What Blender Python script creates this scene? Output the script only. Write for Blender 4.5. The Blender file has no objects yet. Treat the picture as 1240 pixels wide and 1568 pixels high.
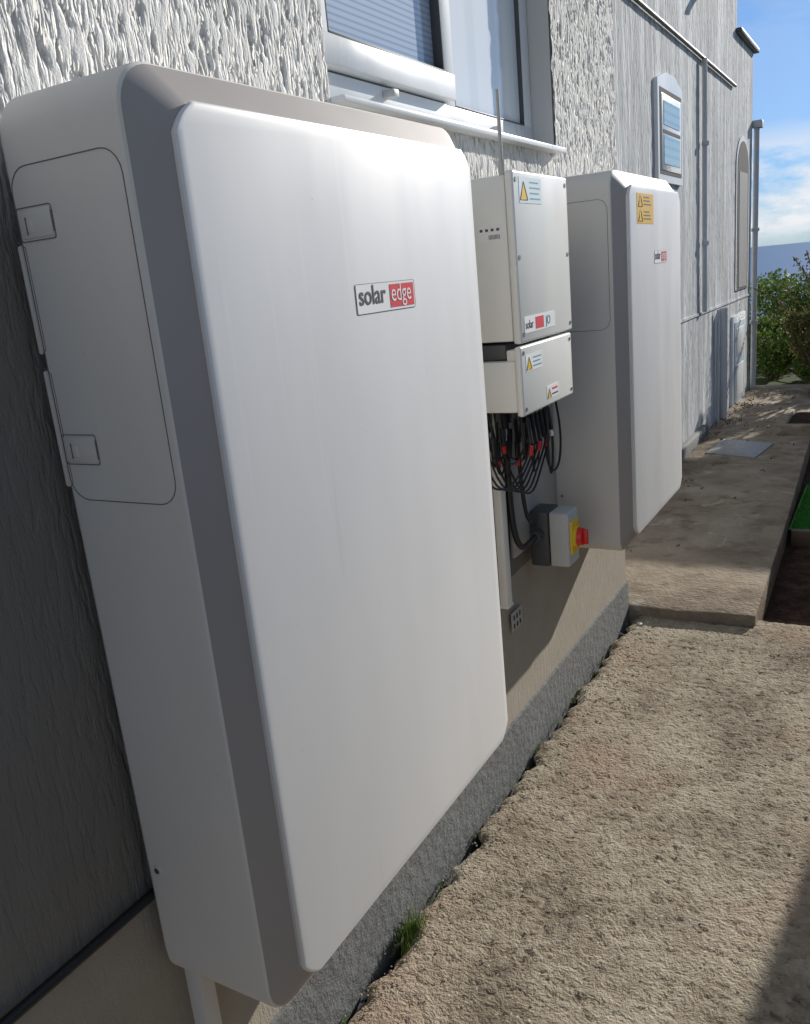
import bpy, bmesh, math, random
import numpy as np
from mathutils import Vector, Matrix, noise
random.seed(4); rng=np.random.default_rng(4)
S=bpy.context.scene
COL=bpy.context.collection
# ------------------------------------------------------------ helpers
def mat(name,col=(.5,.5,.5),rough=.5,metal=0,spec=.5):
    m=bpy.data.materials.new(name); m.use_nodes=True
    b=m.node_tree.nodes["Principled BSDF"]
    b.inputs["Base Color"].default_value=(*col,1); b.inputs["Roughness"].default_value=rough
    b.inputs["Metallic"].default_value=metal; b.inputs["Specular IOR Level"].default_value=spec
    return m
class NT:
    def __init__(s,m): s.m=m; s.t=m.node_tree; s.b=s.t.nodes.get("Principled BSDF"); s.out=s.t.nodes.get("Material Output")
    def n(s,ty,**k):
        x=s.t.nodes.new(ty)
        for a,b in k.items(): setattr(x,a,b)
        return x
    def l(s,a,b): s.t.links.new(a,b)
    def pos(s,scale=(1,1,1)):
        g=s.n("ShaderNodeNewGeometry"); mp=s.n("ShaderNodeMapping"); mp.inputs["Scale"].default_value=scale
        s.l(g.outputs["Position"],mp.inputs["Vector"]); return mp.outputs[0]
    def noise(s,vec,scale,detail=4,rough=.55,dist=0):
        x=s.n("ShaderNodeTexNoise"); x.inputs["Scale"].default_value=scale; x.inputs["Detail"].default_value=detail
        x.inputs["Roughness"].default_value=rough; x.inputs["Distortion"].default_value=dist
        s.l(vec,x.inputs["Vector"]); return x.outputs["Fac"]
    def vor(s,vec,scale,feature='F1'):
        x=s.n("ShaderNodeTexVoronoi",feature=feature); x.inputs["Scale"].default_value=scale
        s.l(vec,x.inputs["Vector"]); return x
    def ramp(s,fac,stops):
        x=s.n("ShaderNodeValToRGB"); e=x.color_ramp.elements
        while len(e)<len(stops): e.new(.5)
        for i,(p,c) in enumerate(stops):
            e[i].position=p; e[i].color=(*c,1) if isinstance(c,tuple) else (c,c,c,1)
        s.l(fac,x.inputs[0]); return x.outputs[0]
    def mix(s,f,a,b,mode='MIX'):
        x=s.n("ShaderNodeMix",data_type='RGBA',blend_type=mode)
        for v,i in ((f,0),(a,6),(b,7)):
            if hasattr(v,'links'): s.l(v,x.inputs[i])
            else: x.inputs[i].default_value=v if i==0 else (*v,1)
        return x.outputs[2]
    def math(s,op,a,b=0,c=None):
        x=s.n("ShaderNodeMath",operation=op)
        for v,i in ((a,0),(b,1),(c,2)):
            if v is None: continue
            if hasattr(v,'links'): s.l(v,x.inputs[i])
            else: x.inputs[i].default_value=v
        return x.outputs[0]
    def bump(s,h,dist=.002,strength=1):
        x=s.n("ShaderNodeBump"); x.inputs["Distance"].default_value=dist; x.inputs["Strength"].default_value=strength
        s.l(h,x.inputs["Height"]); s.l(x.outputs[0],s.b.inputs["Normal"])
    def disp(s,h,scale,mid=.5):
        x=s.n("ShaderNodeDisplacement"); x.inputs["Scale"].default_value=scale; x.inputs["Midlevel"].default_value=mid
        s.l(h,x.inputs["Height"]); s.l(x.outputs[0],s.out.inputs["Displacement"]); s.m.displacement_method='BOTH'
    def col(s,c): s.l(c,s.b.inputs["Base Color"])
    def sep(s):
        g=s.n("ShaderNodeNewGeometry"); x=s.n("ShaderNodeSeparateXYZ"); s.l(g.outputs["Position"],x.inputs[0]); return x.outputs

def empty(name,loc=(0,0,0)):
    o=bpy.data.objects.new(name,None); o.location=loc; COL.objects.link(o); o.empty_display_size=.1; return o
def link(o,parent):
    COL.objects.link(o)
    if parent is not None:
        o.parent=parent; o.matrix_parent_inverse=Matrix.Translation(parent.location).inverted()
    return o
def obj(name,verts,faces,m,parent=None,smooth=False,bevel=0,seg=2,ang=35):
    me=bpy.data.meshes.new(name); me.from_pydata(verts,[],faces); me.update()
    o=bpy.data.objects.new(name,me); link(o,parent)
    if m: me.materials.append(m)
    bm=bmesh.new(); bm.from_mesh(me); bmesh.ops.recalc_face_normals(bm,faces=bm.faces)
    if bevel: 
        bmesh.ops.bevel(bm,geom=bm.edges[:],offset=bevel,segments=seg,profile=.5,affect='EDGES')
    bm.to_mesh(me); bm.free()
    if smooth or bevel:
        for p in me.polygons: p.use_smooth=True
        try: me.set_sharp_from_angle(angle=math.radians(ang))
        except Exception: pass
    return o
def box(name,x0,x1,y0,y1,z0,z1,m,parent=None,bevel=0,seg=2):
    v=[(x,y,z) for x in(x0,x1) for y in(y0,y1) for z in(z0,z1)]
    f=[(0,1,3,2),(4,6,7,5),(0,4,5,1),(2,3,7,6),(0,2,6,4),(1,5,7,3)]
    return obj(name,v,f,m,parent,bevel=bevel,seg=seg)
def cyl(name,p0,p1,r,m,parent=None,n=16,r2=None):
    p0=Vector(p0);p1=Vector(p1);d=(p1-p0).normalized(); a=d.orthogonal().normalized(); b=d.cross(a); r2=r if r2 is None else r2
    v=[];
    for p,rr in((p0,r),(p1,r2)):
        for i in range(n):
            t=2*math.pi*i/n; v.append(p+rr*(math.cos(t)*a+math.sin(t)*b))
    f=[(i,(i+1)%n,n+(i+1)%n,n+i) for i in range(n)]+[tuple(range(n)),tuple(range(n,2*n))]
    o=obj(name,v,f,m,parent,smooth=True); return o
def tube(name,pts,r,m,parent=None,cyclic=False,res=3,smooth=True):
    c=bpy.data.curves.new(name,'CURVE'); c.dimensions='3D'; c.bevel_depth=r; c.bevel_resolution=res
    s=c.splines.new('NURBS' if smooth else 'POLY'); s.points.add(len(pts)-1)
    for i,p in enumerate(pts): s.points[i].co=(*p,1)
    if smooth: s.use_endpoint_u=True; s.order_u=3; s.resolution_u=6
    s.use_cyclic_u=cyclic
    o=bpy.data.objects.new(name,c); c.materials.append(m); return link(o,parent)
def text(name,body,loc,size,m,parent,face='x',sx=1,off=0.0):
    c=bpy.data.curves.new(name,'FONT'); c.body=body; c.size=size; c.extrude=.0002; c.offset=off
    o=bpy.data.objects.new(name,c); c.materials.append(m)
    o.rotation_euler=(math.radians(90),0,math.radians(90) if face=='x' else 0); o.location=loc; o.scale=(sx,1,1)
    return link(o,parent)
def grid(name,u0,u1,v0,v1,step,fn,m,parent=None):
    nu=max(2,int(round((u1-u0)/step))+1); nv=max(2,int(round((v1-v0)/step))+1)
    U,V=np.meshgrid(np.linspace(u0,u1,nu),np.linspace(v0,v1,nv),indexing='ij')
    P=fn(U.ravel(),V.ravel()).astype(np.float32)
    i=np.arange(nu*nv).reshape(nu,nv)
    q=np.stack([i[:-1,:-1],i[1:,:-1],i[1:,1:],i[:-1,1:]],-1).reshape(-1,4)
    me=bpy.data.meshes.new(name); me.vertices.add(len(P)); me.vertices.foreach_set('co',P.ravel())
    me.loops.add(q.size); me.loops.foreach_set('vertex_index',q.ravel().astype(np.int32))
    me.polygons.add(len(q)); me.polygons.foreach_set('loop_start',np.arange(0,q.size,4,dtype=np.int32))
    me.update(calc_edges=True); me.validate()
    for_s=np.ones(len(me.polygons),dtype=bool); me.polygons.foreach_set('use_smooth',for_s)
    me.materials.append(m); o=bpy.data.objects.new(name,me); return link(o,parent)
def flat_x(x): return lambda u,v: np.stack([np.full_like(u,x),u,v],1)
def flat_z(z): return lambda u,v: np.stack([u,v,np.full_like(u,z)],1)

# ------------------------------------------------------------ materials
def render_wall(name,top,amp,fr=(88,88,17),low=None,mid=None,streak=.0,valley=.6):
    m=mat(name,rough=.85,spec=.2); t=NT(m)
    n1=t.noise(t.pos(fr),1,2.5,.55,.25)
    P=t.pos((1,1,1)); n2=t.noise(P,240,2,.6)
    big=t.noise(t.pos((1,1,.35)),2.3,4,.6)
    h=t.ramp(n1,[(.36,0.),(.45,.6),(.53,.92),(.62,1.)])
    c=t.mix(t.ramp(big,[(.35,0.),(.7,1.)]),tuple(x*.88 for x in top),top)
    if streak>0:
        s1=t.noise(t.pos((6,6,.5)),1.6,5,.65,.3)
        c=t.mix(t.ramp(s1,[(.44,streak),(.62,0.)]),c,(.22,.23,.235))
        s2=t.noise(t.pos((26,26,1.6)),1,4,.6,.3)
        c=t.mix(t.ramp(s2,[(.36,streak),(.48,0.)]),c,(.24,.25,.26))
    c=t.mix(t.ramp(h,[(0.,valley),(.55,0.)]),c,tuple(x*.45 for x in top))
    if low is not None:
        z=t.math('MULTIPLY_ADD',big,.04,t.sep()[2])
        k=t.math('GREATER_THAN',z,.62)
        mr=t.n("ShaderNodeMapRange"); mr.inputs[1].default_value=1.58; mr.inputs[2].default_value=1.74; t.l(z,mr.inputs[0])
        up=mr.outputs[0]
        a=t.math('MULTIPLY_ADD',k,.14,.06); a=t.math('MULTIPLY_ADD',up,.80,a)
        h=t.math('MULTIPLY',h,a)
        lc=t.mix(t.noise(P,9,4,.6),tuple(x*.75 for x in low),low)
        mid_shade=t.mix(t.noise(t.pos((2,2,.5)),4,4,.6),tuple(x*.65 for x in mid),mid)  # shade on the wall below the window painted in as taupe
        c=t.mix(up,mid_shade,c); c=t.mix(k,lc,c)
    hh=t.math('MULTIPLY_ADD',n2,.16,h)
    t.col(c); t.disp(hh,amp,.6)
    return m
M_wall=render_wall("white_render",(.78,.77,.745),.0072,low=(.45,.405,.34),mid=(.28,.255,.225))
M_far=render_wall("weathered_render",(.82,.84,.86),.0028,(60,60,10),streak=.55,valley=.3)
M_wallplain=mat("wall_plain",(.62,.61,.58),.85)
M_plinth=mat("plinth_paint",(.2,.21,.215),.8); t=NT(M_plinth)
n=t.noise(t.pos(),40,5,.65); t.col(t.mix(t.noise(t.pos(),7,4),(.12,.125,.13),(.225,.235,.235))); t.bump(n,.007,1)

M_con=mat("rough_concrete",rough=.92,spec=.15); t=NT(M_con); p=t.pos()
big=t.noise(p,2.4,4,.6); med=t.noise(p,34,4,.66,.3); fine=t.noise(p,120,3,.65,.3)
vo2=t.vor(p,75)
h=t.math('MULTIPLY_ADD',fine,.75,t.math('MULTIPLY',t.ramp(med,[(.28,0.),(.46,.68),(.62,1.)]),.85))
h=t.math('MULTIPLY_ADD',big,.8,h)
blot=t.noise(p,6,4,.6)
c=t.ramp(t.math('MULTIPLY_ADD',med,.30,t.math('MULTIPLY_ADD',big,.4,t.math('MULTIPLY',blot,.30))),[(.40,(.19,.155,.115)),(.48,(.32,.27,.205)),(.57,(.44,.385,.30))])
c=t.mix(t.ramp(t.noise(p,1.3,3),[(.50,0.),(.62,.55)]),c,(.39,.275,.205))
c=t.mix(t.ramp(med,[(.28,.75),(.40,0.)]),c,(.105,.082,.058))
x=t.n("ShaderNodeSeparateColor"); t.l(vo2.outputs["Color"],x.inputs[0])
peb=t.math('MULTIPLY',t.math('GREATER_THAN',x.outputs[0],.62),t.math('LESS_THAN',vo2.outputs["Distance"],.32))
c=t.mix(t.math('MULTIPLY',peb,.65),c,t.ramp(x.outputs[1],[(0.,(.60,.54,.45)),(.6,(.42,.37,.3)),(1.,(.15,.13,.105))]))
h=t.math('MULTIPLY_ADD',peb,.18,h)
t.col(c); t.disp(h,.0075,1.35)

M_slab=mat("slab_concrete",rough=.9,spec=.15); t=NT(M_slab); p=t.pos()
n1=t.noise(p,3,5,.65); n2=t.noise(p,60,4,.6)
c=t.ramp(n1,[(.32,(.225,.175,.13)),(.5,(.335,.275,.21)),(.68,(.42,.355,.28))])
c=t.mix(t.ramp(t.noise(p,9,4),[(.52,0.),(.66,.55)]),c,(.16,.125,.09))
c=t.mix(t.ramp(t.noise(p,5,3,.5,1),[(.62,0.),(.68,.6)]),c,(.50,.45,.38))
t.col(c); t.bump(t.math('MULTIPLY_ADD',n2,.6,t.noise(p,12,3)),.012,.9)
M_stone=mat("stone",(.32,.285,.23),.9)
M_white=mat("white_stone",(.8,.78,.74),.7)

def coated(name,col,rough=.42,dirt=.06,runs=0):
    m=mat(name,col,rough); t=NT(m)
    n=t.noise(t.pos((1,1,.25)),6,4,.6); d=t.noise(t.pos((9,9,.6)),1,3,.6)
    c=t.mix(t.ramp(n,[(.3,0.),(.7,1.)]),tuple(x*(1-dirt) for x in col),col)
    c=t.mix(t.ramp(d,[(.55,0.),(.8,.2)]),c,tuple(x*.75 for x in col))
    if runs:
        r=t.noise(t.pos((38,38,.9)),1,3,.6); c=t.mix(t.ramp(r,[(.64,0.),(.74,runs)]),c,tuple(min(.92,x*1.2) for x in col))
        r=t.noise(t.pos((30,30,1.3)),1.1,3,.7); c=t.mix(t.ramp(r,[(.66,0.),(.76,runs)]),c,tuple(x*.74 for x in col))
    sp=t.vor(t.pos(),23); c=t.mix(t.math('MULTIPLY',t.math('LESS_THAN',sp.outputs["Distance"],.028),.5),c,(.4,.36,.3))
    t.col(c); t.l(t.ramp(n,[(.2,rough-.06),(.8,rough+.1)]),t.b.inputs["Roughness"])
    return m
M_panel=coated("panel_coating",(.79,.785,.785),.38,.05,.24)
M_case=coated("case_coating",(.75,.715,.665),.5)
M_bevelshade=coated("shaded_bevel",(.40,.365,.345),.45,.04)  # case bevel in darker grey, its shade painted into the colour
M_box=coated("box_plastic",(.83,.83,.79),.32,.03)
M_line=mat("seam_shadow",(.17,.16,.15),.8)
M_upvc=coated("upvc",(.82,.84,.85),.3,.05)
M_black=mat("black_rubber",(.02,.02,.022),.45)
M_dgrey=mat("dark_grey_plastic",(.07,.075,.08),.45)
M_lgrey=mat("light_grey_plastic",(.58,.59,.58),.45)
M_red=mat("red_plastic",(.75,.03,.025),.35)
M_yellow=mat("yellow_plastic",(.88,.58,.03),.4)
M_stick=mat("sticker_white",(.86,.86,.86),.6,0,.2)
M_stickbl=mat("sticker_pale_blue",(.66,.76,.82),.5)
M_teal=mat("teal_ink",(.05,.35,.42),.5)
M_ink=mat("ink",(.06,.06,.07),.5)
M_logored=mat("logo_red",(.72,.06,.08),.6,0,.2)
M_warn=mat("warning_label",(.82,.47,.04),.45)
M_metal=mat("screw_steel",(.35,.34,.33),.35,.9)
M_ant=mat("antenna_grey",(.48,.47,.44),.5)
M_pipe=coated("grey_pipe",(.58,.60,.63),.5,.1)
M_board=coated("backboard",(.46,.45,.42),.5,.1)
def glass(name,a,b,stripes,axis=2):
    m=mat(name,a,.08,0,.9); t=NT(m); z=t.sep()[axis]
    f=t.math('PINGPONG',t.math('MULTIPLY',z,stripes),1.0)
    t.col(t.mix(t.ramp(f,[(.25,0.),(.5,1.)]),a,b)); return m
M_glass=glass("glass_with_blinds",(.36,.46,.60),(.56,.63,.74),150)
M_glass2=glass("glass_with_curtain",(.82,.85,.88),(.90,.92,.94),14,1)
M_glass3=glass("obscure_glass",(.30,.42,.44),(.42,.54,.56),40)
M_dark=mat("dark_recess",(.035,.035,.04),.9)
M_bluedoor=coated("pale_blue_door",(.40,.50,.60),.5,.15)
M_brown=mat("brown_timber",(.12,.085,.06),.7)
M_greydoor=coated("grey_painted_door",(.20,.20,.20),.6,.2)
M_roof=mat("roof_slate",(.09,.09,.1),.7)
t=NT(M_brown); t.col(t.mix(t.noise(t.pos((3,3,25)),4,5),(.07,.045,.03),(.17,.12,.085))); t.bump(t.noise(t.pos((3,3,40)),6,4),.004)
M_iron=mat("galvanised_cover",(.38,.4,.41),.55,.1); t=NT(M_iron)
t.col(t.mix(t.noise(t.pos(),30,5),(.22,.23,.24),(.48,.49,.50)))
br=t.n("ShaderNodeTexChecker"); br.inputs["Scale"].default_value=70; mp=t.pos((1,1,0)); t.l(mp,br.inputs["Vector"]); t.bump(br.outputs["Fac"],.004)
M_soil=mat("soil",rough=.95,spec=.1); t=NT(M_soil); p=t.pos()
t.col(t.ramp(t.noise(p,18,5,.7),[(.35,(.035,.022,.016)),(.55,(.08,.048,.035)),(.75,(.14,.09,.06))])); t.bump(t.noise(p,45,4,.7),.02)
M_terrain=mat("grass_terrain",rough=.95,spec=.1); t=NT(M_terrain); p=t.pos()
t.col(t.ramp(t.noise(p,.6,8,.65),[(.35,(.03,.045,.016)),(.6,(.06,.085,.025)),(.75,(.11,.10,.05))]))
M_turf=mat("artificial_turf",(.045,.24,.035),.8)
M_sea=mat("sea_water",(.05,.14,.32),.5,0,.2); t=NT(M_sea); t.bump(t.noise(t.pos(),.08,4),1.0,.4)
def leafmat(name,a,b,c):
    m=mat(name,a,.6,0,.3); t=NT(m); n=t.noise(t.pos(),9,3,.7)
    w=t.n("ShaderNodeTexWhiteNoise"); sn=t.n("ShaderNodeVectorMath",operation='SNAP'); sn.inputs[1].default_value=(.03,.03,.03)
    t.l(t.pos(),sn.inputs[0]); t.l(sn.outputs[0],w.inputs["Vector"])
    f=t.math('MULTIPLY_ADD',w.outputs["Value"],.4,t.math('MULTIPLY',n,.7))
    cc=t.ramp(f,[(.3,a),(.55,b),(.8,c)]); t.col(cc)
    tr=t.n("ShaderNodeBsdfTranslucent"); t.l(cc,tr.inputs[0]); mx=t.n("ShaderNodeMixShader"); mx.inputs[0].default_value=.35
    t.l(t.b.outputs[0],mx.inputs[1]); t.l(tr.outputs[0],mx.inputs[2]); t.l(mx.outputs[0],t.out.inputs[0]); return m
M_leaf=leafmat("leaf_green",(.035,.065,.015),(.10,.17,.03),(.19,.25,.06))
M_leaf2=leafmat("leaf_autumn",(.06,.07,.02),(.14,.15,.05),(.24,.17,.07))
M_moss=leafmat("moss_green",(.04,.07,.015),(.10,.17,.03),(.17,.24,.05))
M_hedge=mat("hedge_leaf",(.05,.055,.03),.8)
M_bark=mat("bark",(.11,.085,.06),.9)
M_litter=mat("dry_leaf",(.16,.10,.05),.8)

# ------------------------------------------------------------ house (near wall)
house=empty("rendered_house",(0,1.5,0))
WY0,WY1,WZ0,WZ1=1.45,2.68,1.80,2.95; PL=.15; TOP=5.2; YE=3.33
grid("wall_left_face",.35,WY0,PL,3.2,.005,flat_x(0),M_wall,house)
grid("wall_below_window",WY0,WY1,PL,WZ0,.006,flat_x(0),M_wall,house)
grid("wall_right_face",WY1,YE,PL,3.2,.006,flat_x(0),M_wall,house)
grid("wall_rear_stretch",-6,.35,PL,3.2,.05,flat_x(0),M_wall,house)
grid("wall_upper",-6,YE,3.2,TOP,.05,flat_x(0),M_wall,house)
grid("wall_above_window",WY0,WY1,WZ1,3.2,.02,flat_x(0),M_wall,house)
box("wall_end",-6,-.012,YE-.30,YE-.004,0,TOP,M_wallplain,house)
box("reveal_right",-.25,-.006,WY1+.002,WY1+.05,WZ0,WZ1,M_wallplain,house)
box("reveal_left",-.25,-.006,WY0-.05,WY0-.002,WZ0,WZ1,M_wallplain,house)
box("reveal_top",-.25,-.006,WY0,WY1,WZ1+.002,WZ1+.05,M_wallplain,house)
box("plinth",-.3,.006,-6,YE,-.1,PL+.004,M_plinth,house)
box("gable_far_side",-6,-5.7,-6,YE-.31,0,TOP,M_wallplain,house)
obj("roof",[(.3,-6.2,TOP-.05),(.3,YE+.1,TOP-.05),(-3,YE+.1,TOP+2),(-3,-6.2,TOP+2),(-6.3,-6.2,TOP-.05),(-6.3,YE+.1,TOP-.05)],[(0,1,2,3),(3,2,5,4)],M_roof,house)
tube("wall_cable",[(.008,-3,.61),(.008,.2,.605),(.010,.5,.60),(.008,.9,.60),(.008,1.6,.598)],.008,M_black,house)
wx=-.07
def frame(nm,x0,x1,y0,y1,z0,z1,w,m=M_upvc):
    box(nm+"_bottom",x0,x1,y0,y1,z0,z0+w,m,house,.004)
    box(nm+"_top",x0,x1,y0,y1,z1-w,z1,m,house,.004)
    box(nm+"_left",x0+.001,x1-.001,y0,y0+w,z0+w-.004,z1-w+.004,m,house,.004)
    box(nm+"_right",x0+.001,x1-.001,y1-w,y1,z0+w-.004,z1-w+.004,m,house,.004)
frame("window_frame",wx-.06,wx,WY0,WY1+.0,WZ0+.006,WZ1,.07)
box("window_mullion",wx-.06,wx+.001,2.085,2.14,WZ0+.07,WZ1-.05,M_upvc,house,.004)
frame("window_sash",wx-.01,wx+.024,WY0+.035,2.10,WZ0+.080,WZ1-.04,.060)
frame("sash_gasket",wx-.02,wx+.0245,WY0+.092,2.043,WZ0+.137,WZ1-.092,.005,M_dgrey)
frame("fixed_gasket",wx-.03,wx+.0015,2.137,WY1-.067,WZ0+.073,WZ1-.066,.006,M_dgrey)
box("window_glass_left",wx-.012,wx-.002,WY0+.09,2.05,WZ0+.12,WZ1-.09,M_glass,house)
box("window_glass_right",wx-.025,wx-.012,2.13,WY1-.05,WZ0+.065,WZ1-.05,M_glass2,house)
box("window_latch",wx+.0,wx+.030,1.77,1.795,WZ0+.050,WZ0+.066,M_lgrey,house,.003)
box("window_latch_b",wx+.0,wx+.02,2.36,2.385,WZ0+.030,WZ0+.048,M_lgrey,house,.003)
box("window_sill",wx-.06,.034,WY0-.0,WY1+.0,WZ0-.012,WZ0+.002,M_upvc,house,.003)
# ------------------------------------------------------------ neighbouring house
nb=empty("rendered_house",(-.4,6.4,0)); FX=-.40
grid("wall_face",YE-.25,8.47,0,4.9,.02,flat_x(FX),M_far,nb)
grid("wall_face_end",8.47,9.4,0,3.25,.02,flat_x(FX),M_far,nb)
box("wall_body",-6,FX-.03,YE-.003,8.47,0,4.9,M_wallplain,nb)
box("wall_body_end",-4,FX-.03,8.473,9.398,0,3.25,M_wallplain,nb)
box("end_corner",FX-.03,FX-.001,9.36,9.401,0,3.25,M_wallplain,nb)
box("dado_ledge",FX-.01,FX+.010,5.0,9.38,.990,1.008,M_far,nb)
box("lower_plinth",FX-.01,FX+.05,4.4,7.0,.0,.12,M_plinth,nb,.01)
box("gutter",FX-.02,FX+.05,8.42,9.46,3.21,3.25,M_dgrey,nb,.01)
box("eaves",FX-.02,FX+.12,3.35,8.5,4.85,4.95,M_dgrey,nb,.01)
tube("high_level_pipe",[(FX+.02,3.4,2.80),(FX+.02,6,2.79),(FX+.02,8.3,2.78)],.012,M_dgrey,nb,smooth=False)
tube("downpipe_middle",[(FX+.03,6.93,2.78),(FX+.03,6.93,1.01)],.018,M_pipe,nb,smooth=False)
tube("downpipe_lower",[(FX+.04,7.68,.98),(FX+.04,7.68,.0)],.035,M_pipe,nb,smooth=False)
tube("downpipe_lower_b",[(FX+.03,7.50,.98),(FX+.03,7.50,.0)],.012,M_pipe,nb,smooth=False)
tube("downpipe_end",[(FX+.035,9.44,0),(FX+.035,9.44,2.55)],.027,M_pipe,nb,smooth=False)
box("hopper_head",FX+.0,FX+.09,9.39,9.49,2.55,2.62,M_pipe,nb,.008)
for i,(y,z) in enumerate(((6.93,2.2),(6.93,1.5),(7.68,.5),(9.44,1.6),(9.44,.7))):
    cyl(f"pipe_clip_{i}",(FX+.035,y,z),(FX+.035,y,z+.03),.027 if y<7 else .040,M_pipe,nb)
tube("flue_stub",[(FX,7.0,3.25),(FX+.12,7.0,3.25),(FX+.16,7.0,3.20)],.03,M_pipe,nb)
def fwin(y0,y1,z0,z1):
    x=FX
    c=(y0+y1)/2; w=.055
    pts=[(y0-w,z0-w),(y1+w,z0-w),(y1+w,z1+w),(c+.12,z1+w+.055),(c-.12,z1+w+.055),(y0-w,z1+w)]
    v=[(x-.02,a,b) for a,b in pts]+[(x+.022,a,b) for a,b in pts]
    obj("small_window_surround",v,[tuple(range(6)),tuple(range(6,12))]+[(i,(i+1)%6,6+(i+1)%6,6+i) for i in range(6)],M_upvc,nb)
    box("small_window_opening",x,x+.024,y0-.01,y1+.01,z0-.01,z1+.01,M_dark,nb)
    box("small_window_sash",x,x+.028,y0+.02,y1-.02,z0+.012,z1-.02,M_upvc,nb,.005)
    m=(z0+z1)/2
    box("small_window_glass_low",x,x+.031,y0+.065,y1-.065,z0+.05,m-.02,M_glass3,nb)
    box("small_window_gap",x,x+.030,y0+.05,y1-.05,m-.008,m+.012,M_dark,nb)
    box("small_window_glass_high",x,x+.031,y0+.065,y1-.065,m+.04,z1-.06,M_glass3,nb)
fwin(5.62,6.18,1.95,2.42)
def arch(nm,y0,y1,z0,zs,x,m,n=14):
    r=(y1-y0)/2; c=(y0+y1)/2; pts=[(y0,z0),(y1,z0)]+[(c+r*math.cos(math.pi*i/n),zs+r*.8*math.sin(math.pi*i/n)) for i in range(n+1)]
    v=[(FX-.02,a,b) for a,b in pts]+[(x,a,b) for a,b in pts]; k=len(pts)
    f=[tuple(range(k)),tuple(range(k,2*k))]+[(i,(i+1)%k,k+(i+1)%k,k+i) for i in range(k)]
    return obj(nm,v,f,m,nb)
arch("arched_surround",8.46,9.20,1.08,2.14,FX+.010,M_pipe)
arch("arched_doorway",8.52,9.14,1.08,2.14,FX+.013,M_dark)
box("arched_door_leaf",FX,FX+.016,8.60,9.06,1.10,2.12,M_greydoor,nb)
box("lower_door_frame",FX-.01,FX+.02,8.28,9.0,.02,.86,M_upvc,nb,.005)
box("lower_door",FX-.01,FX+.026,8.36,8.93,.03,.80,M_bluedoor,nb,.005)
box("lower_door_panel",FX-.01,FX+.030,8.45,8.85,.10,.40,M_upvc,nb,.005)
box("lower_door_panel_b",FX-.01,FX+.030,8.45,8.85,.48,.74,M_upvc,nb,.005)

# ------------------------------------------------------------ batteries
def outline(y0,y1,z0,z1,r,k=8,sq=1.0):
    pts=[]
    for cy,cz,a0 in((y1-r,z1-r,0),(y0+r,z1-r,90),(y0+r,z0+r,180),(y1-r,z0+r,270)):
        for i in range(k+1):
            a=math.radians(a0+90*i/k); c,s=math.cos(a),math.sin(a)
            if sq<1:
                l=abs(c)+abs(s); c=c*(sq)+(1-sq)*c/l; s=s*(sq)+(1-sq)*s/l
            pts.append((cy+r*c,cz+r*s))
    return pts
def loft(name,loops,m,parent,cap0=True,cap1=True,ang=35):
    v=[];f=[];k=len(loops[0][1])
    for x,pts in loops: v+=[(x,a,b) for a,b in pts]
    for j in range(len(loops)-1):
        for i in range(k):
            f.append((j*k+i,j*k+(i+1)%k,(j+1)*k+(i+1)%k,(j+1)*k+i))
    if cap0: f.append(tuple(range(k)))
    if cap1: f.append(tuple(range((len(loops)-1)*k,len(loops)*k)))
    return obj(name,v,f,m,parent,smooth=True,ang=ang)
def lineloop(nm,pts,m,parent,r=.0007,cyc=True):
    return tube(nm,pts,r,m,parent,cyclic=cyc,res=1,smooth=False)
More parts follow.
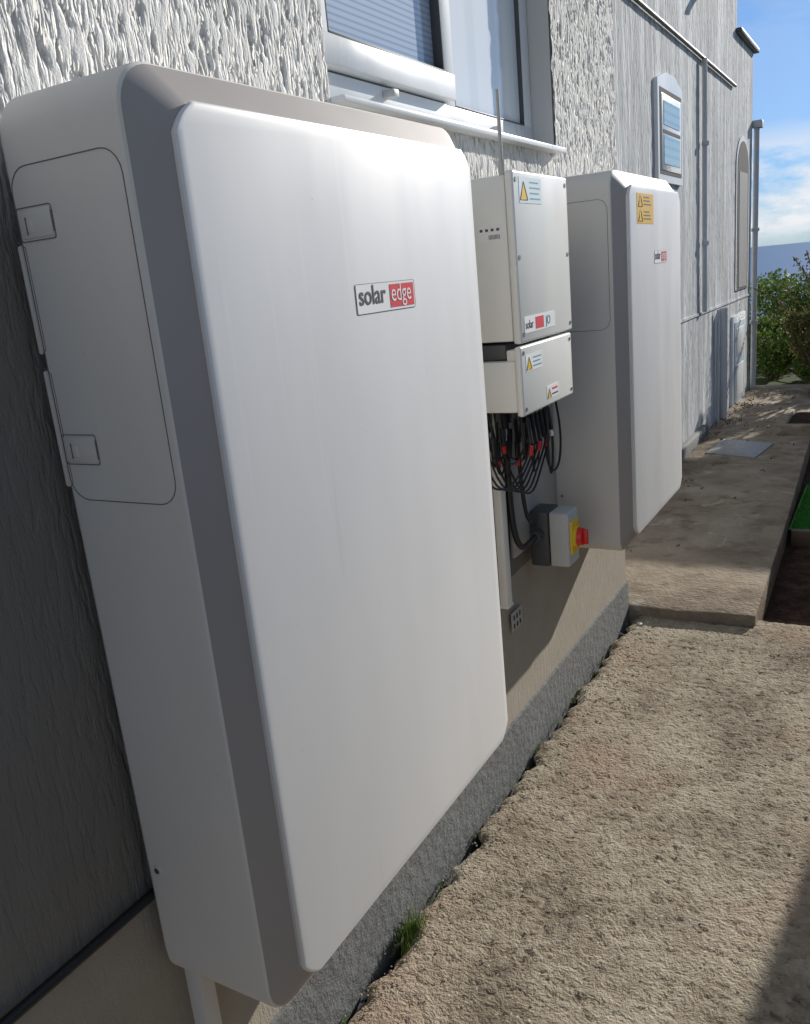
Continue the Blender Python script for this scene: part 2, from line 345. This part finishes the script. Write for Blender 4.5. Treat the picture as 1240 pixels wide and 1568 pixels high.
def battery(y0,y1,z0,z1,warn):
    e=empty("wall_battery",(.14,(y0+y1)/2,z0)); c=.036; ct=.045; cb_=.052
    R=.05; X0,X1,X2,X3=.017,.222,.256,.267; r=.032
    L3=(X1+.002,outline(y0+.0030,y1-.003,z0+.003,z1-.003,R))
    loft("casing",[(X0,outline(y0+.006,y1-.006,z0+.006,z1-.006,R)),(X0+.01,outline(y0,y1,z0,z1,R)),
        (X1-.004,outline(y0,y1,z0,z1,R)),(X1-.001,outline(y0+.0006,y1-.0006,z0+.0006,z1-.0006,R)),L3],M_case,e,ang=22)
    loft("shaded_bevel",[L3,(X2,outline(y0+c,y1-c,z0+cb_,z1-ct,r,sq=.35))],M_bevelshade,e,ang=30,cap0=False)
    loft("front_panel",[(X2-.004,outline(y0+c+.002,y1-c-.002,z0+cb_+.002,z1-ct-.002,r,sq=.35)),(X3-.004,outline(y0+c-.001,y1-c+.001,z0+cb_-.001,z1-ct+.001,r,sq=.35)),
        (X3-.001,outline(y0+c+.0005,y1-c-.0005,z0+cb_+.0005,z1-ct-.0005,r,sq=.35)),(X3,outline(y0+c+.003,y1-c-.003,z0+cb_+.003,z1-ct-.003,r,sq=.35))],M_panel,e)
    h=z1-z0; s=h/1.25; yf=y0-.0002
    zt=z1-.085*s; zb=z1-.485*s
    def rr(a0,a1,b0,b1,r,k=5): return [(x,yf,z) for x,z in outline(a0,a1,b0,b1,r,k)]
    lineloop("door_seam",rr(.026,.213,zb,zt,.03),M_line,e)
    for i,zz in enumerate((zt-.080,zb+.05)):
        box(f"door_tab_{i}",.030,.086,y0-.0012,y0+.01,zz,zz+.032,M_case,e,.0008)
        lineloop(f"tab_seam_{i}",[(x,yf-.0005,z) for x,z in outline(.027,.089,zz-.003,zz+.035,.003,2)],M_line,e,.0006)
        box(f"tab_notch_{i}",.042,.054,y0-.0022,y0+.002,zz+.006,zz+.022,M_case,e,.002)
        box(f"tab_notch_shade_{i}",.0405,.0425,y0-.0018,y0+.002,zz+.004,zz+.024,M_line,e)
        box(f"tab_slot_{i}",.087,.0895,y0-.001,y0+.002,zz+.004,zz+.028,M_line,e)
    for i,(a,b) in enumerate(((z1-.17*s,z1-.30*s),(z1-.32*s,z1-.47*s))):
        box(f"edge_lip_{i}",.012,.020,y0+.001,y0+.02,b,a,M_case,e,.003)
        lineloop(f"edge_lip_seam_{i}",[(.019,yf,a+.004),(.030,yf,a-.004),(.030,yf,b+.006),(.019,yf,b-.002)],M_line,e,.0006,False)
    cyl("screw_plug",(.042,y0-.0015,z0+.202*s),(.042,y0+.01,z0+.202*s),.0075,M_case,e)
    cyl("screw_hole",(.042,y0-.0020,z0+.202*s),(.042,y0,z0+.202*s),.0048,M_metal,e)
    box("wall_bracket",.002,.03,y0+.06,y1-.06,z0+.12,z0+.20,M_dgrey,e)
    w=y1-y0; ly=y0+w*.435; lw=.172*s; lz=z1-.295*s; lh=.042*s
    box("logo_plate",X3-.001,X3+.0008,ly,ly+lw,lz,lz+lh,M_stick,e)
    lineloop("logo_plate_edge",[(X3+.0006,a,b) for a,b in outline(ly,ly+lw,lz,lz+lh,.003,2)],M_line,e,.0005)
    a=ly+lw*.545
    obj("logo_red_field",[(X3+.0012,a,lz+.004),(X3+.0012,ly+lw-.004,lz+.004),(X3+.0012,ly+lw-.004,lz+lh-.004),(X3+.0012,a,lz+lh-.004)],[(0,1,2,3)],M_logored,e)
    text("logo_text",'solar',(X3+.0013,ly+.006,lz+.013*s),.039*s,M_ink,e,sx=.98,off=.0003)
    text("logo_text_b",'edge',(X3+.0015,a+.003,lz+.013*s),.038*s,M_stick,e,sx=.88,off=-.0001)
    if warn:
        box("warning_label",X3-.001,X3+.0008,2.595,2.785,1.555,1.64,M_warn,e)
        for i,zz in enumerate((1.603,1.562)):
            obj(f"warning_triangle_{i}",[(X3+.0012,2.61,zz),(X3+.0012,2.655,zz),(X3+.0012,2.632,zz+.032)],[(0,1,2)],M_yellow,e)
            lineloop(f"warning_triangle_edge_{i}",[(X3+.0012,2.61,zz),(X3+.0012,2.655,zz),(X3+.0012,2.632,zz+.032)],M_ink,e,.0012)
            for q in range(3): box(f"warning_text_{i}_{q}",X3,X3+.0012,2.67,2.755-.01*q,zz+.005+q*.010,zz+.0085+q*.010,M_ink,e)
    return e
b1=battery(.705,1.512,.455,1.715,False)
b2=battery(2.483,3.195,.570,1.705,True)
box("foot_bracket",.018,.05,.735,.765,.15,.457,M_case,b1,.003)
box("foot_bracket_b",.018,.05,1.40,1.43,.30,.457,M_case,b1,.003)

# ------------------------------------------------------------ control boxes
def sticker(nm,x,y0,y1,z0,z1,m,e): return box(nm,x-.001,x+.0008,y0,y1,z0,z1,m,e)
def tri(nm,x,y,z,s,e):
    obj(nm,[(x+.0012,y,z),(x+.0012,y+s,z),(x+.0012,y+s/2,z+s*.88)],[(0,1,2)],M_yellow,e)
    lineloop(nm+"_edge",[(x+.0013,y,z),(x+.0013,y+s,z),(x+.0013,y+s/2,z+s*.88)],M_ink,e,.0008)
k1=empty("electrical_enclosure",(.09,2.06,1.29)); F=.18
box("body",.012,F-.022,1.886,2.238,1.296,1.668,M_box,k1,.006)
box("lid",F-.020,F,1.88,2.245,1.290,1.675,M_box,k1,.006,3)
for i,(y,z) in enumerate(((1.897,1.655),(2.228,1.655),(1.897,1.31),(2.228,1.31),(1.897,1.485),(2.228,1.485))):
    cyl(f"lid_screw_{i}",(F-.001,y,z),(F+.0015,y,z),.0055,M_metal,k1)
sticker("info_label",F,1.915,2.055,1.605,1.662,M_stickbl,k1); tri("info_triangle",F,1.92,1.612,.045,k1)
for q in range(4): box(f"info_line_{q}",F,F+.0012,1.98,2.045-.008*(q%2),1.614+q*.012,1.617+q*.012,M_teal,k1)
sticker("maker_label",F,1.905,2.11,1.312,1.350,M_stick,k1)
text("maker_text",'solar',(F+.0012,1.91,1.322),.028,M_ink,k1,sx=.9)
box("maker_red",F,F+.0013,1.975,2.03,1.317,1.345,M_logored,k1); text("maker_text_b",'JO',(F+.0013,2.045,1.322),.03,M_teal,k1)
def side_sticker(nm,x0,x1,y,z0,z1,m,e): return box(nm,x0,x1,y-.0008,y+.002,z0,z1,m,e)
side_sticker("rating_label",.085,.148,1.886,1.527,1.562,M_stick,k1)
for q in range(4): box(f"rating_mark_{q}",.09+q*.014,.097+q*.014,1.8848,1.887,1.549,1.555,M_dgrey,k1)
for q in range(9): box(f"barcode_{q}",.112+q*.0032,.1135+q*.0032,1.8848,1.887,1.531,1.541,M_ink,k1)
cyl("antenna_base",(.15,1.895,1.665),(.15,1.895,1.70),.007,M_ant,k1)
cyl("antenna",(.15,1.895,1.69),(.15,1.895,1.845),.0045,M_ant,k1,r2=.0038)
k2=empty("electrical_enclosure",(.09,2.05,1.12))
box("body",.012,F-.020,1.882,2.222,1.126,1.250,M_box,k2,.006)
box("body_shoulder",.03,F-.05,1.90,2.20,1.252,1.2885,M_dgrey,k2,.004)
box("body_neck",.135,F-.02,1.89,2.21,1.248,1.276,M_box,k2,.004)
box("lid",F-.018,F,1.872,2.232,1.118,1.284,M_box,k2,.006,3)
for i,(y,z) in enumerate(((1.888,1.268),(2.216,1.268),(1.888,1.134),(2.216,1.134))):
    cyl(f"lid_screw_{i}",(F-.001,y,z),(F+.0015,y,z),.005,M_metal,k2)
sticker("info_label",F,1.90,2.005,1.222,1.262,M_stick,k2); tri("info_triangle",F,1.903,1.226,.033,k2)
for q in range(3): box(f"info_line_{q}",F,F+.0012,1.945,2.0-.008*(q%2),1.230+q*.010,1.233+q*.010,M_teal,k2)
sticker("serial_label",F,2.03,2.115,1.135,1.168,M_stick,k2); tri("serial_triangle",F,2.033,1.138,.025,k2)
box("serial_text",F,F+.0012,2.065,2.105,1.155,1.160,M_logored,k2); box("serial_text_b",F,F+.0012,2.065,2.108,1.142,1.146,M_ink,k2)

cb=empty("cable_bundle",(.1,2.05,1.1))
for i in range(20):
    y=1.90+.30*random.random(); x=.05+.105*random.random(); d=.08+.10*random.random()
    y2=y+random.uniform(.02,.12); x2=x+random.uniform(-.04,.03)
    tube(f"cable_{i}",[(x,y,1.13),(x+random.uniform(-.01,.01),y,1.08),(x,y+.005,1.12-d),((x+x2)/2,(y+y2)/2,1.075-d),(x2,y2,1.11-d),(x2,y2+.01,1.04),(x2-.02,y2+.02,1.12)],random.choice((.0020,.0027,.0032)),M_black,cb)
    if i%2==0:
        zz=1.12-d*random.uniform(.45,.8)
        cyl(f"connector_{i}",(x,y,zz),(x,y,zz-.045),.0070,M_black,cb,10)
        if i%4==0: cyl(f"red_band_{i}",(x,y,zz-.047),(x,y,zz-.066),.006,M_red,cb,10)
    if i%3==0: cyl(f"label_{i}",(x2,y2,1.10-d*.4),(x2,y2,1.085-d*.4),.0055,M_stick,cb,10)
for i in range(6):
    y=2.03+.03*i
    tube(f"droop_cable_{i}",[(.12,y,1.12),(.13,y,1.02),(.12,y-.03,.965),(.10,y-.10,.915-.014*i),(.07,y-.18,.95),(.05,y-.2,1.12)],.0028,M_black,cb)
    cyl(f"droop_connector_{i}",(.122,y,1.09),(.13,y,1.02),.0070,M_black,cb,10)
    if i%2==0: cyl(f"droop_red_{i}",(.129,y,1.015-.01*(i%2)),(.126,y-.006,.990-.01*(i%2)),.0065,M_red,cb,10)
for i in range(6):
    y=1.92+.05*i; cyl(f"gland_{i}",(.09+.02*(i%2),y,1.126),(.09+.02*(i%2),y,1.10),.011,M_black,cb,8)
bk=empty("mounting_board",(0,2.3,.7))
box("board",.008,.020,2.13,2.72,.66,1.28,M_board,bk,.003)
tk=empty("cable_trunking",(.03,2.0,.6))
box("channel",.010,.034,2.03,2.065,.55,1.30,M_box,tk,.003)
box("channel_cap",.008,.036,2.027,2.068,.545,.553,M_box,tk,.002)
vt=empty("wall_vent",(.0,2.1,.5)); 
box("plate",.004,.008,2.11,2.19,.435,.495,M_board,vt,.002)
for i in range(3):
    for j in range(2): box(f"slot_{i}_{j}",.006,.0086,2.12+.022*i,2.129+.022*i,.443+.026*j,.458+.026*j,M_dark,vt)
iso=empty("isolator_switch",(.08,2.3,.6))
box("base",.02,.079,2.25,2.345,.598,.768,M_dgrey,iso,.006,3)
box("cover",.081,.140,2.252,2.343,.600,.766,M_lgrey,iso,.006,3)
box("plate",.138,.147,2.265,2.33,.635,.735,M_yellow,iso,.004)
cyl("collar",(.147,2.297,.685),(.156,2.297,.685),.032,M_yellow,iso,24)
cyl("knob",(.156,2.297,.685),(.170,2.297,.685),.028,M_red,iso,24,r2=.025)
box("knob_grip",.168,.184,2.291,2.303,.662,.708,M_red,iso,.004)
cyl("gland",(.05,2.25,.70),(.05,2.215,.70),.017,M_dgrey,iso,12)
tube("conduit",[(.05,2.22,.70),(.05,2.17,.695),(.045,2.13,.69),(.035,2.10,.74),(.03,2.09,.9),(.04,2.08,1.12)],.009,M_black,iso)
tube("conduit_upper",[(.05,2.22,.74),(.05,2.19,.75),(.045,2.16,.80),(.04,2.15,1.0),(.05,2.12,1.12)],.006,M_black,iso)
# ------------------------------------------------------------ ground
def ragged(u,v):
    s=.016+.014*np.sin(v*23.1)*np.sin(v*7.3+1)+.010*np.sin(v*61)*np.sin(v*17)
    w=np.clip(1-(u-.01)/.12,0,1)
    x=u+w*s; z=-.018*np.clip(1-(u-.01)/.05,0,1)**2+.0*v
    return np.stack([x,v,z],1)
g=empty("concrete_yard",(0,0,0))
grid("yard_surface",.01,1.30,.85,3.33,.005,ragged,M_con,g)
grid("yard_surface_rear",.01,1.30,-3,.85,.02,flat_z(0),M_con,g)
grid("yard_surface_side",1.30,4,-3,3.33,.03,flat_z(0),M_con,g)
grid("yard_corner",.5,.75,3.33,3.42,.01,flat_z(-.002),M_con,g)
box("yard_edge",.52,3.9,3.28,3.325,-.2,-.02,M_slab,g)
pth=empty("concrete_path",(0,6,0))
def slabpoly(nm,pts,z0,z1,m,e,bev=.008):
    k=len(pts); v=[(x,y,z0) for x,y in pts]+[(x,y,z1) for x,y in pts]
    f=[tuple(range(k)),tuple(range(k,2*k))]+[(i,(i+1)%k,k+(i+1)%k,k+i) for i in range(k)]
    return obj(nm,v,f,m,e,bevel=bev)
slabpoly("slab_near",[(.012,3.335),(.2,3.325),(.36,3.35),(.505,3.355),(.495,3.9),(.475,4.72),(-.39,4.70),(-.39,3.345)],-.15,.045,M_slab,pth)
slabpoly("slab_middle",[(-.39,4.712),(.475,4.732),(.43,6.0),(-.39,5.98)],-.15,.043,M_slab,pth)
slabpoly("slab_far",[(-.39,5.99),(.43,6.01),(.40,7.0),(.40,9.6),(-.39,9.6)],-.15,.044,M_slab,pth)
mh=empty("manhole_cover",(-.03,6.47,.05))
slabpoly("frame",[(-.235,6.27),(.115,6.14),(.175,6.62),(-.195,6.76)],.04,.054,M_iron,mh,.002)
slabpoly("lid",[(-.215,6.29),(.10,6.17),(.155,6.61),(-.18,6.735)],.045,.0565,M_iron,mh,.002)
bed=grid("soil_bed",.40,4,3.33,12,.1,flat_z(-.08),M_soil)
def turf():
    n=26000; x=rng.uniform(.49,1.6,n); y=rng.uniform(4.75,5.7,n); a=rng.uniform(0,6.28,n); h=rng.uniform(.015,.028,n)
    lx=rng.uniform(-.008,.008,n); ly=rng.uniform(-.008,.008,n); w=.0022
    P=np.stack([np.stack([x-w*np.cos(a),y-w*np.sin(a),np.full(n,-.02)],1),np.stack([x+w*np.cos(a),y+w*np.sin(a),np.full(n,-.02)],1),np.stack([x+lx,y+ly,-.02+h],1)],1).reshape(-1,3)
    v=P.tolist(); f=[(3*i,3*i+1,3*i+2) for i in range(n)]
    b=len(v); v+=[(.48,4.74,-.02),(1.62,4.74,-.02),(1.62,5.71,-.02),(.48,5.71,-.02)]; f.append((b,b+1,b+2,b+3))
    me=bpy.data.meshes.new("artificial_grass"); me.from_pydata(v,[],f); me.materials.append(M_turf); link(bpy.data.objects.new("artificial_grass",me),None)
turf()
te=empty("timber_edging",(.7,4.3,0))
box("board_cross",.50,1.6,4.66,4.70,-.1,-.0,M_brown,te,.004)
box("board_cross_far",.50,1.6,5.72,5.76,-.1,-.0,M_brown,te,.004)
pl=empty("raised_planter",(.5,7.3,0))
box("kerb_front",.13,1.2,6.96,7.04,-.05,.12,M_slab,pl,.01); box("kerb_left",.13,.21,7.045,7.7,-.05,.12,M_slab,pl,.01)
box("planter_soil",.21,1.2,7.045,7.7,-.05,.09,M_soil,pl)
ys=np.concatenate([np.linspace(-60,14,12),np.linspace(15,40,14),np.linspace(45,700,40)]); xs=np.concatenate([np.linspace(-900,-60,14),np.linspace(-50,50,30),np.linspace(60,900,14)])
V=[(x,y,(-.16 if y<=14 else -.16-(y-14)*.115+ .8*noise.noise(Vector((x*.02,y*.02,0)))*min(1,(y-14)/40))) for x in xs for y in ys]
ny=len(ys); Fc=[(i*ny+j,(i+1)*ny+j,(i+1)*ny+j+1,i*ny+j+1) for i in range(len(xs)-1) for j in range(ny-1)]
obj("ground",V,Fc,M_terrain,None,smooth=True)
obj("sea",[(-40000,300,-62),(40000,300,-62),(40000,60000,-62),(-40000,60000,-62)],[(0,1,2,3)],M_sea)
# ------------------------------------------------------------ foliage
def foliage(name,clumps,n,size,m,parent=None):
    C=np.array([c[:3] for c in clumps]); R=np.array([c[3:] for c in clumps])
    w=R.prod(1)**(.7); w/=w.sum(); idx=rng.choice(len(C),n,p=w)
    d=rng.normal(size=(n,3)); d/=np.linalg.norm(d,axis=1)[:,None]; r=rng.uniform(.45,1.05,n)[:,None]
    P=C[idx]+d*R[idx]*r
    a=rng.normal(size=(n,3)); a/=np.linalg.norm(a,axis=1)[:,None]; b=np.cross(a,rng.normal(size=(n,3))); b/=np.linalg.norm(b,axis=1)[:,None]
    s=(size*rng.uniform(.6,1.4,n))[:,None]
    Q=np.stack([P-a*s,P-b*s*.45,P+a*s,P+b*s*.45],1).reshape(-1,3)
    me=bpy.data.meshes.new(name); me.from_pydata(Q.tolist(),[],np.arange(4*n).reshape(n,4).tolist()); me.materials.append(m)
    return link(bpy.data.objects.new(name,me),parent)
def bush(name,x,y,z0,w,h,n,size,m,seed):
    random.seed(seed); e=empty(name,(x,y,z0)); cl=[]
    for i in range(18):
        a=random.uniform(0,6.28); rr=random.uniform(0,.75)*w; hh=random.uniform(.08,.85)*h
        k=random.uniform(.16,.34)
        cl.append((x+rr*math.cos(a),y+rr*math.sin(a),z0+hh,k*w,k*w,k*w*.8))
        tube(f"stem_{i}",[(x+.1*rr*math.cos(a),y,z0),(x+.5*rr*math.cos(a),y+.4*rr*math.sin(a),z0+hh*.6),(x+rr*math.cos(a),y+rr*math.sin(a),z0+hh)],.012,M_bark,e,res=1)
    foliage("leaves",cl,n,size,m,e); return e
bush("garden_bush",-.45,11.4,-.15,.7,.85,9000,.026,M_leaf,1)
bush("garden_bush",.15,10.6,-.15,.75,.95,9000,.026,M_leaf,2)
bush("garden_bush",-.2,14.5,-.3,1.5,1.35,12000,.035,M_leaf,6)
bush("garden_bush",.34,9.0,-.1,.42,1.35,6500,.020,M_leaf2,3)
bush("garden_bush",1.0,10.8,-.1,.9,1.5,6000,.03,M_leaf,9)
sp=empty("sapling",(.3,9.2,0)); random.seed(12); cl=[]
for i in range(14):
    a=random.uniform(-1.2,.9); L=random.uniform(.35,.75); z=random.uniform(.5,1.0)
    e1=(.25+L*math.sin(a)*.9,9.3+random.uniform(-.3,.3),z+L*abs(math.cos(a))*.9)
    tube(f"shoot_{i}",[(.3,9.2,0),(.3+.1*math.sin(a),9.2,z),(.25+.5*L*math.sin(a),9.25,z+.5*L*math.cos(a)),e1],.005,M_bark,sp,res=1)
    for q in range(7):
        k=q/7; cl.append((.3+(e1[0]-.3)*(.4+.6*k),9.2+(e1[1]-9.2)*k,z+(e1[2]-z)*k+.02,.05,.05,.05))
foliage("leaves",cl,900,.018,M_leaf2,sp)
lt=[(random.uniform(-.38,.42),random.uniform(4.0,9.2),.050,.05,.05,.003) for i in range(50)]+[(random.uniform(-.38,-.2),random.uniform(6.5,9.2),.052,.10,.10,.006) for i in range(14)]
foliage("fallen_leaves",lt,420,.012,M_litter)
w=empty("weed_tuft",(.04,1.36,0)); V=[];Fs=[]
for i in range(230):
    x=.034+random.gauss(0,.013); y=1.36+random.gauss(0,.024); h=random.uniform(.015,.048); a=random.uniform(0,6.28)
    b=len(V); V+=[(x-.0015*math.cos(a),y-.0015*math.sin(a),-.01),(x+.0015*math.cos(a),y+.0015*math.sin(a),-.01),(x+random.gauss(.004,.012),y+random.gauss(0,.012),h)]; Fs.append((b,b+1,b+2))
obj("blades",V,Fs,M_moss,w)
mo=[(.014+random.random()*.012,random.uniform(.95,3.2),-.010,.008,.022,.004) for i in range(26)]
foliage("moss_fringe",mo,1300,.0022,M_moss)
def stones(name,data,m):
    st=bmesh.new()
    for x,y,r in data:
        bmesh.ops.create_icosphere(st,subdivisions=1,radius=r,matrix=Matrix.Translation((x,y,.001))@Matrix.Rotation(random.random()*6,4,'Z')@Matrix.Diagonal((1,random.uniform(.6,1),random.uniform(.4,.8),1)))
    me=bpy.data.meshes.new(name); st.to_mesh(me); st.free(); me.materials.append(m); link(bpy.data.objects.new(name,me),None)
stones("loose_gravel",[(abs(random.gauss(0,.08))+.02 if i<300 else random.uniform(.05,.95),random.uniform(.95,3.3),random.uniform(.0015,.005)) for i in range(520)],M_stone)
stones("white_pebble",[(.075,3.24,.014),(.10,3.27,.007)],M_white)

# ------------------------------------------------------------ unseen objects added for their shade: fence, shed, hedge
fe=empty("shadow_caster_fence",(1.9,5,0))  # added out of frame to cast the shadow edge on the yard
def fx(y): return 1.86+.115*(y-5)
for i in range(24):
    y=3.6+i*.13; x=fx(y)
    slabpoly(f"pale_{i}",[(x,y),(x+.02,y+.001),(x+.034,y+.125),(x+.014,y+.125)],-.1,1.5,M_brown,fe,0)
sh=empty("shadow_caster_shed",(2.3,10.6,0))  # added out of frame to throw shade across the path
box("walls",1.42,3.1,9.78,11.5,-.1,2.35,M_brown,sh); box("roof",1.34,3.2,9.7,11.6,2.352,2.5,M_roof,sh,.01)
box("shed_door",1.8,2.5,9.76,9.78,0,1.9,M_bluedoor,sh)
def lump(u,v):
    x=2.45+.10*np.sin(u*5.1)*np.cos(v*4)+.07*np.sin(u*13+v*9)+.25*np.clip((v-1.0)/.5,0,1)**2
    return np.stack([x,u,v],1)
hd=empty("light_blocking_hedge",(2.5,0,0))  # added out of frame to cut sky light on wall and batteries
grid("hedge_core",-2.2,3.4,-.1,1.5,.08,lump,M_hedge,hd)
box("hedge_back",2.72,3.3,-2.2,3.4,-.1,1.42,M_hedge,hd,.05)
cl=[(2.46,random.uniform(-2.2,3.35),random.uniform(0,1.45),.12,.2,.2) for i in range(100)]
foliage("leaves",cl,6000,.035,M_leaf,hd)

# ------------------------------------------------------------ light
tosun=Vector((.31,1,.42)).normalized(); el=math.asin(tosun.z); az=math.atan2(tosun.x,tosun.y)
L=bpy.data.lights.new("sun","SUN"); L.energy=5; L.angle=math.radians(.53); L.color=(1,.95,.87)
so=bpy.data.objects.new("sun",L); COL.objects.link(so); so.rotation_euler=(-tosun).to_track_quat('-Z','Y').to_euler(); so.location=(3,9,6)
W=bpy.data.worlds.new("World"); S.world=W; W.use_nodes=True; nt=W.node_tree; nt.nodes.clear()
out=nt.nodes.new("ShaderNodeOutputWorld"); bg=nt.nodes.new("ShaderNodeBackground"); sky=nt.nodes.new("ShaderNodeTexSky")
sky.sky_type='NISHITA'; sky.sun_disc=False; sky.sun_elevation=el; sky.sun_rotation=az; sky.air_density=1; sky.dust_density=.2; sky.ozone_density=1.5
bg.inputs[1].default_value=.105
N=nt.nodes.new
tc=N("ShaderNodeTexCoord"); mp=N("ShaderNodeMapping"); mp.inputs["Scale"].default_value=(3,3,9)
no=N("ShaderNodeTexNoise"); no.inputs["Scale"].default_value=1.9; no.inputs["Detail"].default_value=8; no.inputs["Roughness"].default_value=.6
rp=N("ShaderNodeValToRGB"); rp.color_ramp.elements[0].position=.36; rp.color_ramp.elements[1].position=.50
sx=N("ShaderNodeSeparateXYZ"); r2=N("ShaderNodeValToRGB"); e=r2.color_ramp.elements
e[0].position=0; e[0].color=(.2,.2,.2,1); e[1].position=.4; e[1].color=(.15,.15,.15,1); x=e.new(.02); x.color=(1,1,1,1); x=e.new(.075); x.color=(1,1,1,1); x=e.new(.12); x.color=(.12,.12,.12,1)
r3=N("ShaderNodeValToRGB"); e=r3.color_ramp.elements; e[0].position=0; e[0].color=(.24,.44,.92,1); e[1].position=.5; e[1].color=(1,.90,.77,1); x=e.new(.16); x.color=(.40,.62,.98,1); x=e.new(.27); x.color=(.52,.72,1.0,1)
mt=N("ShaderNodeMix"); mt.data_type='RGBA'; mt.blend_type='MULTIPLY'; mt.inputs[0].default_value=1
ml=N("ShaderNodeMath"); ml.operation='MULTIPLY'; mx=N("ShaderNodeMix"); mx.data_type='RGBA'; mx.inputs[7].default_value=(8.2,8.4,8.7,1)
for a,b in ((tc.outputs["Generated"],mp.inputs[0]),(mp.outputs[0],no.inputs[0]),(no.outputs[0],rp.inputs[0]),(tc.outputs["Generated"],sx.inputs[0]),(sx.outputs[2],r2.inputs[0]),(sx.outputs[2],r3.inputs[0]),(sky.outputs[0],mt.inputs[6]),(r3.outputs[0],mt.inputs[7]),(rp.outputs[0],ml.inputs[0]),(r2.outputs[0],ml.inputs[1]),(ml.outputs[0],mx.inputs[0]),(mt.outputs[2],mx.inputs[6]),(mx.outputs[2],bg.inputs[0]),(bg.outputs[0],out.inputs[0])): nt.links.new(a,b)
# ------------------------------------------------------------ camera
cx=(.8658,.0523,-.4975);cy=(.4917,-.2752,.8263);cd=(.0936,.9601,.2634)
right=Vector((cx[0],cy[0],-cd[0])).normalized(); fwd=Vector((cx[2],cy[2],-cd[2])).normalized(); up=right.cross(fwd).normalized(); right=fwd.cross(up)
cam=bpy.data.cameras.new("camera"); co=bpy.data.objects.new("camera",cam); COL.objects.link(co)
M=Matrix((right,up,-fwd)).transposed().to_4x4(); M.translation=(.95,0,1.46); co.matrix_world=M
cam.sensor_fit='HORIZONTAL'; cam.sensor_width=36; cam.lens=1294/1240*36; cam.clip_start=.02; cam.clip_end=100000
S.camera=co
S.view_settings.view_transform='Standard'; S.view_settings.look='None'; S.view_settings.exposure=0
